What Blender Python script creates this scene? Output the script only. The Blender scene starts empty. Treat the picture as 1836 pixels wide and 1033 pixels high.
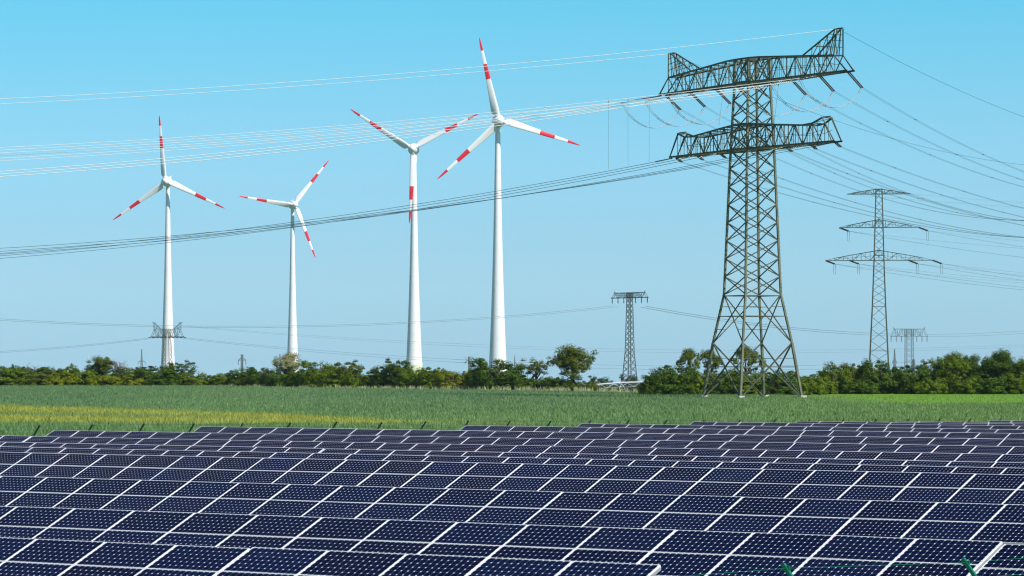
import bpy, math, random
import numpy as np
from mathutils import Vector, Matrix
R = math.radians
S = bpy.context.scene
COL = S.collection

# ------------------------------------------------------------------ camera, sky, sun, exposure
FPX = 6500.0; HOR = 645.0; CAMZ = 6.3            # focal length and horizon row in photo pixels
cam = bpy.data.objects.new('camera', bpy.data.cameras.new('camera'))
COL.objects.link(cam); S.camera = cam
cam.location = (0, 0, CAMZ); cam.rotation_euler = (R(90), 0, 0)
cam.data.sensor_width = 36; cam.data.lens = FPX/1836*36
cam.data.shift_y = (HOR-516.5)/1836
cam.data.clip_start = 0.5; cam.data.clip_end = 20000
S.render.filter_size = 1.0
try: S.cycles.filter_width = 1.2
except Exception: pass
S.render.resolution_x = 1024; S.render.resolution_y = 576
SUN_AZ = 50; SUN_EL = 45                          # degrees to the right of straight behind the camera
sdir = Vector((math.sin(R(SUN_AZ))*math.cos(R(SUN_EL)), -math.cos(R(SUN_AZ))*math.cos(R(SUN_EL)), math.sin(R(SUN_EL))))
W = bpy.data.worlds.new('World'); S.world = W; W.use_nodes = True
nt = W.node_tree; nt.nodes.clear()
wo = nt.nodes.new('ShaderNodeOutputWorld'); bg = nt.nodes.new('ShaderNodeBackground')
sky = nt.nodes.new('ShaderNodeTexSky'); sky.sky_type = 'NISHITA'; sky.sun_disc = False
sky.sun_elevation = R(SUN_EL); sky.sun_rotation = math.atan2(sdir.x, sdir.y)
sky.air_density = 1.0; sky.dust_density = 0.1; sky.ozone_density = 1.3; sky.altitude = 60
tc = nt.nodes.new('ShaderNodeTexCoord'); sx = nt.nodes.new('ShaderNodeSeparateXYZ'); cx = nt.nodes.new('ShaderNodeCombineXYZ')
mx = nt.nodes.new('ShaderNodeMath'); mx.operation = 'MULTIPLY_ADD'; mx.inputs[1].default_value = 0.75; mx.inputs[2].default_value = 0.25
m2 = nt.nodes.new('ShaderNodeMath'); m2.operation = 'MAXIMUM'; m2.inputs[1].default_value = 0.2
nt.links.new(tc.outputs['Generated'], sx.inputs[0])
nt.links.new(sx.outputs[0], cx.inputs[0]); nt.links.new(sx.outputs[1], cx.inputs[1])
nt.links.new(sx.outputs[2], mx.inputs[0]); nt.links.new(mx.outputs[0], m2.inputs[0]); nt.links.new(m2.outputs[0], cx.inputs[2])
nt.links.new(cx.outputs[0], sky.inputs[0])
tint = nt.nodes.new('ShaderNodeMix'); tint.data_type = 'RGBA'; tint.blend_type = 'MULTIPLY'; tint.inputs[0].default_value = 1
cr = nt.nodes.new('ShaderNodeValToRGB'); e = cr.color_ramp.elements
e[0].position = 0.0; e[0].color = (1.15, 1.20, 0.96, 1); e[1].position = 0.6; e[1].color = (0.38, 0.45, 0.58, 1)
for p_, c_ in ((0.02, (1.25, 1.38, 1.07, 1)), (0.056, (1.06, 1.50, 1.24, 1)), (0.10, (0.56, 1.47, 1.29, 1)), (0.22, (0.42, 0.75, 0.80, 1))):
    q_ = e.new(p_); q_.color = c_
nt.links.new(sx.outputs[2], cr.inputs[0]); nt.links.new(cr.outputs[0], tint.inputs[7])
nt.links.new(sky.outputs[0], tint.inputs[6]); nt.links.new(tint.outputs[2], bg.inputs[0])
bg.inputs[1].default_value = 0.12
nt.links.new(bg.outputs[0], wo.inputs[0])
sl = bpy.data.lights.new('sun', 'SUN'); sl.energy = 4.2; sl.angle = R(0.5); sl.color = (1.0, 0.955, 0.88)
so = bpy.data.objects.new('sun', sl); COL.objects.link(so); so.location = (60, -60, 100)
so.rotation_euler = sdir.to_track_quat('Z', 'Y').to_euler()
S.view_settings.view_transform = 'Standard'; S.view_settings.look = 'None'
S.view_settings.exposure = 0.45; S.view_settings.gamma = 1

def P(px, py, D):                                 # a point at depth D seen at a photo pixel
    return Vector(((px-918)/FPX*D, D, CAMZ+(HOR-py)/FPX*D))

# ------------------------------------------------------------------ helpers
def obj(name, me, mat=None, parent=None):
    if mat is not None:
        for m in (mat if isinstance(mat, (list, tuple)) else [mat]): me.materials.append(m)
    o = bpy.data.objects.new(name, me); COL.objects.link(o)
    if parent: o.parent = parent
    return o
def thing(name, label, cat, loc=(0, 0, 0), rz=0, group=None):
    o = bpy.data.objects.new(name, None); COL.objects.link(o)
    o.location = loc; o.rotation_euler = (0, 0, rz); return tag(o, label, cat, group)
def tag(o, label=None, cat=None, group=None, kind=None):
    if label: o['label'] = label
    if cat: o['category'] = cat
    if group: o['group'] = group
    if kind: o['kind'] = kind
    return o
class MB:
    def __init__(s): s.v = []; s.f = []; s.m = []
    def add(s, vs, fs, mi=0):
        b = len(s.v); s.v += [tuple(v) for v in vs]; s.f += [tuple(b+i for i in f) for f in fs]; s.m += [mi]*len(fs)
    def beam(s, p, q, w, h=None, mi=0, cap=True):
        p = Vector(p); q = Vector(q); d = q-p
        if d.length < 1e-6: return
        d.normalize(); up = Vector((0, 0, 1)) if abs(d.z) < 0.95 else Vector((0, 1, 0))
        a = d.cross(up).normalized()*w/2; b = d.cross(a).normalized()*(h or w)/2
        vs = [p-a-b, p+a-b, p+a+b, p-a+b, q-a-b, q+a-b, q+a+b, q-a+b]
        fs = [(0, 1, 5, 4), (1, 2, 6, 5), (2, 3, 7, 6), (3, 0, 4, 7)]
        if cap: fs += [(3, 2, 1, 0), (4, 5, 6, 7)]
        s.add(vs, fs, mi)
    def box(s, c, d, mi=0):
        x, y, z = c; a, b, e = d[0]/2, d[1]/2, d[2]/2
        vs = [(x+i*a, y+j*b, z+k*e) for k in (-1, 1) for j in (-1, 1) for i in (-1, 1)]
        s.add(vs, [(0, 2, 3, 1), (4, 5, 7, 6), (0, 1, 5, 4), (2, 6, 7, 3), (0, 4, 6, 2), (1, 3, 7, 5)], mi)
    def tube(s, pts, rad, n=5, mi=0, cap=True):
        pts = [Vector(p) for p in pts]; b = len(s.v)
        rs = rad if isinstance(rad, (list, tuple)) else [rad]*len(pts)
        for i, p in enumerate(pts):
            d = (pts[min(i+1, len(pts)-1)]-pts[max(i-1, 0)]).normalized()
            up = Vector((0, 0, 1)) if abs(d.z) < 0.9 else Vector((0, 1, 0))
            a = d.cross(up).normalized(); c = d.cross(a)
            for k in range(n):
                t = 2*math.pi*k/n; s.v.append(tuple(p+(a*math.cos(t)+c*math.sin(t))*rs[i]))
        for i in range(len(pts)-1):
            for k in range(n):
                k2 = (k+1) % n; s.f.append((b+i*n+k, b+i*n+k2, b+(i+1)*n+k2, b+(i+1)*n+k)); s.m.append(mi)
        if cap:
            s.f.append(tuple(b+k for k in range(n))[::-1]); s.m.append(mi)
            e = b+(len(pts)-1)*n; s.f.append(tuple(e+k for k in range(n))); s.m.append(mi)
    def mesh(s, name, smooth=False):
        me = bpy.data.meshes.new(name); me.from_pydata(s.v, [], s.f)
        if any(s.m): me.polygons.foreach_set('material_index', s.m)
        if smooth: me.polygons.foreach_set('use_smooth', [True]*len(s.f))
        me.update(); return me
    def build(s, name, mat, parent=None, smooth=False): return obj(name, s.mesh(name, smooth), mat, parent)

def lathe(prof, n, axis='z', mi=None):
    mb = MB()
    for i, (z, r) in enumerate(prof):
        for k in range(n):
            t = 2*math.pi*k/n; a, b = r*math.cos(t), r*math.sin(t)
            mb.v.append((a, b, z) if axis == 'z' else (a, z, b))
    for i in range(len(prof)-1):
        for k in range(n):
            k2 = (k+1) % n; f = (i*n+k, i*n+k2, (i+1)*n+k2, (i+1)*n+k)
            mb.f.append(f if axis == 'z' else f[::-1]); mb.m.append(mi(prof[i][0]) if mi else 0)
    return mb

# ------------------------------------------------------------------ materials
def mat(name, col, rough=0.6, metal=0.0, spec=0.5):
    m = bpy.data.materials.new(name); m.use_nodes = True; b = m.node_tree.nodes['Principled BSDF']
    b.inputs['Base Color'].default_value = (*col, 1); b.inputs['Roughness'].default_value = rough
    b.inputs['Metallic'].default_value = metal; b.inputs['Specular IOR Level'].default_value = spec
    return m
class NT:
    def __init__(s, m): s.t = m.node_tree; s.b = s.t.nodes['Principled BSDF']
    def n(s, ty, **kw):
        x = s.t.nodes.new(ty)
        for k, v in kw.items(): setattr(x, k, v)
        return x
    def l(s, a, b): s.t.links.new(a, b)
    def val(s, x, inp):
        if hasattr(x, 'is_output'): s.l(x, inp)
        elif isinstance(x, (int, float)): inp.default_value = x
        else: inp.default_value = (*x, 1) if len(x) == 3 and len(inp.default_value) == 4 else x
    def math(s, op, a, b=0.0, c=0.0, clamp=False):
        x = s.n('ShaderNodeMath', operation=op, use_clamp=clamp)
        s.val(a, x.inputs[0]); s.val(b, x.inputs[1]); s.val(c, x.inputs[2]); return x.outputs[0]
    def mix(s, f, a, b, mode='MIX'):
        x = s.n('ShaderNodeMix', data_type='RGBA', blend_type=mode)
        s.val(f, x.inputs[0]); s.val(a, x.inputs[6]); s.val(b, x.inputs[7]); return x.outputs[2]
    def noise(s, vec, scale, detail=3, rough=0.55):
        x = s.n('ShaderNodeTexNoise'); s.l(vec, x.inputs['Vector'])
        x.inputs['Scale'].default_value = scale; x.inputs['Detail'].default_value = detail; x.inputs['Roughness'].default_value = rough
        return x.outputs[0]
    def ramp(s, f, a, b, ca=0.0, cb=1.0):
        x = s.n('ShaderNodeMapRange', clamp=True, interpolation_type='SMOOTHSTEP'); s.val(f, x.inputs[0])
        for i, v in enumerate((a, b, ca, cb)): x.inputs[i+1].default_value = v
        return x.outputs[0]
    def bump(s, h, strength, dist):
        x = s.n('ShaderNodeBump'); x.inputs['Strength'].default_value = strength; x.inputs['Distance'].default_value = dist
        s.l(h, x.inputs['Height']); s.l(x.outputs[0], s.b.inputs['Normal'])

# painted / galvanised lattice steel
def steel(name, a, b, rough=0.65):
    m = mat(name, a, rough); t = NT(m); g = t.n('ShaderNodeTexCoord').outputs['Object']
    t.l(t.mix(t.ramp(t.noise(g, 0.35, 4), 0.35, 0.65), a, b), t.b.inputs['Base Color']); return m
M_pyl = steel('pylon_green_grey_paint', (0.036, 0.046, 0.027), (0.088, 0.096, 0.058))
M_leg = steel('pylon_leg_sunlit_paint', (0.080, 0.092, 0.050), (0.150, 0.158, 0.095))  # lighter olive copy of the pylon paint, sunlight on the legs put into the colour
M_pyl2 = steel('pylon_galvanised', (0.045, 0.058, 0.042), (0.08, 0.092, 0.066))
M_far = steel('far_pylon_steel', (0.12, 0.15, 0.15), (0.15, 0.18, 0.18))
M_ins = mat('insulator_brown_glaze', (0.035, 0.025, 0.026), 0.65)
M_inw = mat('insulator_pale', (0.55, 0.50, 0.50), 0.3)
M_al = mat('aluminium_conductor_glint', (0.93, 0.93, 0.95), 0.5, 0.0)  # sun glint on the left-going wires painted in as a near-white base
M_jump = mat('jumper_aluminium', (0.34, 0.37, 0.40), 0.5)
M_dk = mat('dark_conductor', (0.06, 0.10, 0.12), 0.6)  # plain dark blue-grey for the lower and right-going wires
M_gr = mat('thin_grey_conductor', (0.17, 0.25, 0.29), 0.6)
M_cap = mat('concrete_footing', (0.5, 0.47, 0.42), 0.9)
# turbine
M_white = mat('turbine_white', (0.80, 0.80, 0.79), 0.35); t = NT(M_white)
g = t.n('ShaderNodeTexCoord').outputs['Object']; sp = t.n('ShaderNodeSeparateXYZ'); t.l(g, sp.inputs[0])
seam = t.math('LESS_THAN', t.math('FRACT', t.math('DIVIDE', sp.outputs[2], 3.8)), 0.035)
dirt = t.ramp(t.noise(g, 0.25, 4), 0.45, 0.75, 0, 0.35)
t.l(t.mix(t.math('MULTIPLY', seam, 0.35), t.mix(dirt, (0.82, 0.82, 0.81), (0.70, 0.70, 0.68)), (0.55, 0.55, 0.55)), t.b.inputs['Base Color'])
M_blade = mat('blade_white', (0.78, 0.79, 0.79), 0.35)
M_red = mat('blade_red', (0.72, 0.015, 0.03), 0.4)
M_ring = [mat('tower_ring_green_%d' % i, c, 0.5) for i, c in enumerate([(0.16, 0.30, 0.06), (0.30, 0.42, 0.14), (0.46, 0.55, 0.26), (0.62, 0.66, 0.42)])]
M_black = mat('dark_rubber', (0.03, 0.03, 0.03), 0.6)
# solar panels
M_frame = mat('panel_frame_aluminium', (0.80, 0.79, 0.79), 0.45, 0.15)
M_cell = mat('solar_cells', (0.01, 0.015, 0.05), 0.10, 0.0, 0.03); t = NT(M_cell)
g = t.n('ShaderNodeTexCoord').outputs['Object']; sp = t.n('ShaderNodeSeparateXYZ'); t.l(g, sp.inputs[0])
PITCH = 0.1275
ax = t.math('ABSOLUTE', t.math('SUBTRACT', t.math('FRACT', t.math('ADD', t.math('DIVIDE', sp.outputs[0], PITCH), 0.5)), 0.5))
ay = t.math('ABSOLUTE', t.math('SUBTRACT', t.math('FRACT', t.math('ADD', t.math('DIVIDE', sp.outputs[1], PITCH), 0.5)), 0.5))
dia = t.math('LESS_THAN', t.math('ADD', ax, ay), 0.13)
lnx = t.math('LESS_THAN', ax, 0.019); lny = t.math('LESS_THAN', ay, 0.017)
bus = t.math('LESS_THAN', t.math('ABSOLUTE', t.math('SUBTRACT', ay, 0.25)), 0.008)
oi = t.n('ShaderNodeObjectInfo').outputs['Random']
wn = t.n('ShaderNodeTexWhiteNoise', noise_dimensions='4D'); fl = t.n('ShaderNodeVectorMath', operation='FLOOR')
sc = t.n('ShaderNodeVectorMath', operation='SCALE'); sc.inputs[3].default_value = 1/PITCH
t.l(g, sc.inputs[0]); t.l(sc.outputs[0], fl.inputs[0]); t.l(fl.outputs[0], wn.inputs['Vector']); t.l(oi, wn.inputs['W'])
c = t.mix(t.ramp(oi, 0, 1), (0.0008, 0.003, 0.018), (0.0014, 0.006, 0.032))
c = t.mix(t.math('MULTIPLY', wn.outputs[0], 0.3), c, (0.003, 0.006, 0.030))
c = t.mix(bus, c, (0.012, 0.016, 0.04))
c = t.mix(lnx, c, (0.15, 0.18, 0.28)); c = t.mix(lny, c, (0.08, 0.10, 0.17)); c = t.mix(dia, c, (0.84, 0.85, 0.90))
geo = t.n('ShaderNodeNewGeometry').outputs['Position']
dust = t.ramp(t.noise(geo, 0.9, 5, 0.7), 0.5, 0.8, 0.0, 0.012)
spk = t.ramp(t.noise(geo, 9.0, 2, 0.5), 0.80, 0.83, 0.0, 0.6)
c = t.mix(dust, c, (0.42, 0.38, 0.34)); c = t.mix(t.math('MULTIPLY', t.ramp(sp.outputs[1], -0.345, -0.392), t.ramp(t.noise(geo, 2.5, 3), 0.3, 0.7, 0.05, 0.32)), c, (0.34, 0.31, 0.34)); c = t.mix(spk, c, (0.75, 0.72, 0.68))
t.l(c, t.b.inputs['Base Color']); t.l(t.ramp(dust, 0, 0.02, 0.07, 0.2), t.b.inputs['Roughness'])
M_post = mat('galvanised_post', (0.42, 0.43, 0.44), 0.5, 0.5)
M_fence_far = mat('fence_dark_green_paint', (0.006, 0.018, 0.016), 0.55)
M_fence_near = mat('fence_green_paint', (0.0, 0.17, 0.09), 0.4)

# ground and crop share one colour law in world coordinates
def field_colour(t, blade):
    pos = t.n('ShaderNodeNewGeometry').outputs['Position']
    sp = t.n('ShaderNodeSeparateXYZ'); t.l(pos, sp.inputs[0]); X, Y = sp.outputs[0], sp.outputs[1]
    mp = t.n('ShaderNodeMapping'); mp.inputs['Scale'].default_value = (1, 0.16, 0.0); t.l(pos, mp.inputs[0]); v = mp.outputs[0]
    n1 = t.noise(v, 0.03, 3); n2 = t.noise(v, 0.35, 4, 0.65); nw = t.noise(v, 0.055, 3)
    c = t.mix(t.ramp(n1, 0.35, 0.65), (0.095, 0.185, 0.075), (0.13, 0.225, 0.088))
    c = t.mix(t.ramp(Y, 600, 360, 0, 0.45), c, (0.13, 0.24, 0.055))
    c = t.mix(t.ramp(X, 5, 60, 0, 0.5), c, (0.15, 0.25, 0.055))
    c = t.mix(t.ramp(n2, 0.52, 0.75, 0, 0.55), c, (0.22, 0.30, 0.13))
    c = t.mix(t.ramp(n2, 0.48, 0.25, 0, 0.5), c, (0.07, 0.14, 0.055))
    wob = t.math('MULTIPLY', t.math('SUBTRACT', nw, 0.5), 60)
    f1 = t.math('ADD', t.math('SUBTRACT', t.math('SUBTRACT', 359, t.math('MULTIPLY', X, 2.12)), Y), wob)
    f2 = t.math('ADD', t.math('SUBTRACT', Y, t.math('SUBTRACT', 352, t.math('MULTIPLY', X, 0.2))), t.math('MULTIPLY', wob, 0.4))
    ye = t.math('MULTIPLY', t.ramp(f1, -4, 14), t.ramp(f2, -6, 8))
    thin = t.math('MULTIPLY', t.ramp(t.math('ABSOLUTE', t.math('SUBTRACT', t.math('ADD', Y, t.math('MULTIPLY', X, 0.9)), 367)), 16, 6), t.ramp(X, -22, -42))
    ye = t.math('MULTIPLY', ye, t.math('SUBTRACT', 1, t.math('MULTIPLY', thin, 0.75)))
    yc = t.mix(t.ramp(n2, 0.35, 0.65), (0.23, 0.26, 0.035), (0.33, 0.345, 0.055))
    c = t.mix(ye, c, yc)
    lg = t.math('MULTIPLY', t.ramp(t.math('ADD', Y, t.math('MULTIPLY', wob, 0.4)), 512, 524), t.ramp(t.math('SUBTRACT', X, t.math('MULTIPLY', wob, 0.1)), 46, 62))
    c = t.mix(lg, c, (0.16, 0.31, 0.035))
    far = t.ramp(Y, 905, 960); c = t.mix(far, c, (0.09, 0.14, 0.05))
    # mown grass inside the solar park
    Y2 = t.math('SUBTRACT', t.math('MULTIPLY', X, 0.788), t.math('MULTIPLY', Y, 0.6157))
    park = t.ramp(Y2, -124, -121); c = t.mix(park, c, t.mix(t.ramp(t.noise(pos, 1.3, 5, 0.7), 0.35, 0.65), (0.07, 0.13, 0.03), (0.20, 0.19, 0.09)))
    return c, pos
M_field = mat('field_ground', (0.1, 0.16, 0.06), 0.9, 0, 0.1); t = NT(M_field); c, pos = field_colour(t, False)
t.l(t.mix(0.15, c, (0.08, 0.10, 0.04)), t.b.inputs['Base Color']); t.bump(t.noise(pos, 3.0, 5), 0.5, 0.15)
M_crop = mat('wheat_blades', (0.1, 0.16, 0.06), 0.6, 0, 0.12); t = NT(M_crop); c, pos = field_colour(t, True)
ri = t.n('ShaderNodeNewGeometry').outputs['Random Per Island']
c = t.mix(t.ramp(ri, 0.0, 0.45, 0.35, 0), c, (0.05, 0.11, 0.045)); c = t.mix(t.ramp(ri, 0.82, 1.0, 0, 0.45), c, (0.34, 0.42, 0.24))
t.l(c, t.b.inputs['Base Color']); t.b.inputs['Subsurface Weight'].default_value = 0
def leafmat(name, a, b, c3, trans=0.08):
    m = mat(name, a, 0.55, 0, 0.10); t = NT(m); g = t.n('ShaderNodeTexCoord').outputs['Object']
    gi = t.n('ShaderNodeNewGeometry').outputs['Random Per Island']; oi = t.n('ShaderNodeObjectInfo').outputs['Random']
    c = t.mix(t.ramp(t.noise(g, 0.5, 3), 0.35, 0.65), a, b); c = t.mix(t.math('MULTIPLY', t.ramp(gi, 0.5, 1.0), 0.7), c, c3)
    c = t.mix(t.math('MULTIPLY', oi, 0.35), c, b)
    t.l(c, t.b.inputs['Base Color'])
    tr = t.n('ShaderNodeBsdfTranslucent'); t.l(t.mix(0.5, c, (0.16, 0.24, 0.02)), tr.inputs[0])
    ms = t.n('ShaderNodeMixShader'); ms.inputs[0].default_value = trans
    t.l(t.b.outputs[0], ms.inputs[1]); t.l(tr.outputs[0], ms.inputs[2]); t.l(ms.outputs[0], t.t.nodes['Material Output'].inputs[0]); return m
LEAF = {
 'mid':   leafmat('leaf_mid_green', (0.032, 0.068, 0.002), (0.082, 0.135, 0.003), (0.22, 0.29, 0.008)),
 'dark':  leafmat('leaf_dark_green', (0.016, 0.046, 0.003), (0.040, 0.085, 0.004), (0.15, 0.23, 0.010)),
 'yellow':leafmat('leaf_yellow_green', (0.085, 0.120, 0.002), (0.155, 0.180, 0.003), (0.27, 0.28, 0.008)),
 'olive': leafmat('leaf_olive', (0.038, 0.062, 0.005), (0.080, 0.108, 0.008), (0.21, 0.24, 0.025)),
 'pale':  leafmat('leaf_pale_blossom', (0.17, 0.19, 0.06), (0.28, 0.28, 0.12), (0.50, 0.46, 0.26)),
 'far':   leafmat('leaf_far', (0.040, 0.075, 0.030), (0.060, 0.100, 0.035), (0.08, 0.12, 0.05), 0.2)}
M_bark = mat('bark', (0.09, 0.065, 0.045), 0.9); M_dead = mat('dead_wood', (0.20, 0.15, 0.12), 0.9)

# ------------------------------------------------------------------ terrain
TH = R(38.0); CT, ST = math.cos(TH), math.sin(TH); TILT = R(25)
ROWS = [  # depth on the axis, height of top edge
 (54.4, 3.32), (64, 3.40), (80.5, 3.40), (100, 3.44), (111.5, 3.30), (122.5, 3.17), (135, 3.12), (147, 3.13),
 (158, 3.18), (170.8, 2.93), (183.5, 2.94), (196, 2.90), (209, 2.86), (222.5, 2.75), (236, 2.60), (250, 2.50)]
gv = np.array([-200, 0]+[d*CT for d, z in ROWS]+[240, 290]); gz = np.array([1.8, 1.8]+[z-1.55 for d, z in ROWS]+[0.4, 0.0])
def sstep(x, a, b):
    t = np.clip((x-a)/(b-a), 0, 1); return t*t*(3-2*t)
def ground(X, Y):
    X = np.asarray(X, float); Y = np.asarray(Y, float)
    u = X*CT-Y*ST; v = X*ST+Y*CT
    g = np.interp(v, gv, gz)*sstep(u, -165, -117)
    start = 880-190*sstep(X, -20, 30)
    d = np.maximum(Y-start, 0); g = g - 0.0105*d*d/(d+60)
    return g
ys = np.unique(np.concatenate([np.arange(-60, 420, 4), np.arange(420, 1000, 12), np.geomspace(1000, 5200, 40)]))
xs = np.unique(np.concatenate([-np.geomspace(180, 3000, 22), np.arange(-176, 177, 4), np.geomspace(180, 3000, 22)]))
XX, YY = np.meshgrid(xs, ys); ZZ = ground(XX, YY); nx, ny = len(xs), len(ys)
me = bpy.data.meshes.new('field_ground')
vs = np.stack([XX, YY, ZZ], -1).reshape(-1, 3); idx = np.arange(nx*ny).reshape(ny, nx)
fs = np.stack([idx[:-1, :-1], idx[:-1, 1:], idx[1:, 1:], idx[1:, :-1]], -1).reshape(-1, 4)
me.from_pydata(vs.tolist(), [], fs.tolist()); me.polygons.foreach_set('use_smooth', [True]*len(fs))
tag(obj('ground', me, M_field), 'flat farmland ground running to the far tree line', kind='structure')
def gz_at(x, y): return float(ground(x, y))

# standing crop: one mass of blades
rng = np.random.default_rng(5)
N = 520000
yy = np.sqrt(rng.uniform(285**2, 900**2, N)); xx = rng.uniform(-0.163, 0.163, N)*yy
edge = np.interp(xx/yy*FPX+918, [-300, 0, 400, 620, 850, 1065, 1150, 1440, 1836, 2100], [868, 868, 868, 800, 755, 712, 690, 640, 655, 655])
k = yy < edge; xx, yy = xx[k], yy[k]; N = len(xx)
hgt = rng.uniform(0.18, 0.42, N); strip = (yy > 518) & (xx > 48); hgt[strip] *= 0.45
zz = ground(xx, yy); a = rng.uniform(0, math.pi, N); wd = rng.uniform(0.03, 0.06, N)
lx, ly = rng.normal(0, 0.13, N), rng.normal(0, 0.13, N)
V = np.empty((N, 3, 3)); V[:, 0] = np.stack([xx-np.cos(a)*wd, yy-np.sin(a)*wd, zz-0.05], -1)
V[:, 1] = np.stack([xx+np.cos(a)*wd, yy+np.sin(a)*wd, zz-0.05], -1); V[:, 2] = np.stack([xx+lx, yy+ly, zz+hgt], -1)
def tri_mesh(name, V, nper=3):
    n = len(V); me = bpy.data.meshes.new(name); me.vertices.add(n*nper); me.vertices.foreach_set('co', V.reshape(-1))
    me.loops.add(n*nper); me.loops.foreach_set('vertex_index', np.arange(n*nper, dtype=np.int32))
    me.polygons.add(n); me.polygons.foreach_set('loop_start', np.arange(0, n*nper, nper, dtype=np.int32))
    me.polygons.foreach_set('loop_total', np.full(n, nper, np.int32)); me.update(calc_edges=True); return me
tag(obj('wheat_crop', tri_mesh('wheat_crop', V), M_crop), 'green standing cereal crop with a yellow strip across the field', 'crop', kind='stuff')
# tall dry grass along the foot of the hedge
M_dry = mat('dry_grass', (0.30, 0.31, 0.14), 0.7); t = NT(M_dry)
ri = t.n('ShaderNodeNewGeometry').outputs['Random Per Island']; t.l(t.mix(ri, (0.16, 0.21, 0.06), (0.50, 0.47, 0.27)), t.b.inputs['Base Color'])
L = []
N = 11000; px = rng.uniform(380, 1240, N); cl = np.sin(px*0.21)*np.sin(px*0.083+1)+np.sin(px*0.47)*0.6
dens = np.interp(px, [380, 440, 640, 860, 940, 1150, 1240], [0.1, 0.35, 0.6, 0.9, 1, 0.7, 0.15]); keep = (rng.uniform(0, 1, N) < dens*(0.55+0.45*cl)); px = px[keep]; N = len(px)
D = np.interp(px, [0, 400, 620, 850, 1065, 1240], [868, 868, 800, 755, 712, 650])+rng.uniform(-9, 1, N)
xx = (px-918)/FPX*D; zz = ground(xx, D); a = rng.uniform(0, math.pi, N); wd = rng.uniform(0.04, 0.09, N); hgt = rng.uniform(0.3, 0.95, N)*np.interp(px, [700, 900], [1, 1.25])
V = np.empty((N, 3, 3)); V[:, 0] = np.stack([xx-np.cos(a)*wd, D-np.sin(a)*wd, zz], -1); V[:, 1] = np.stack([xx+np.cos(a)*wd, D+np.sin(a)*wd, zz], -1)
V[:, 2] = np.stack([xx+rng.normal(0, .2, N), D+rng.normal(0, .2, N), zz+hgt], -1)
tag(obj('dry_grass', tri_mesh('dry_grass', V), M_dry), 'tall pale seeding grass along the foot of the hedge', 'grass', kind='stuff')

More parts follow.
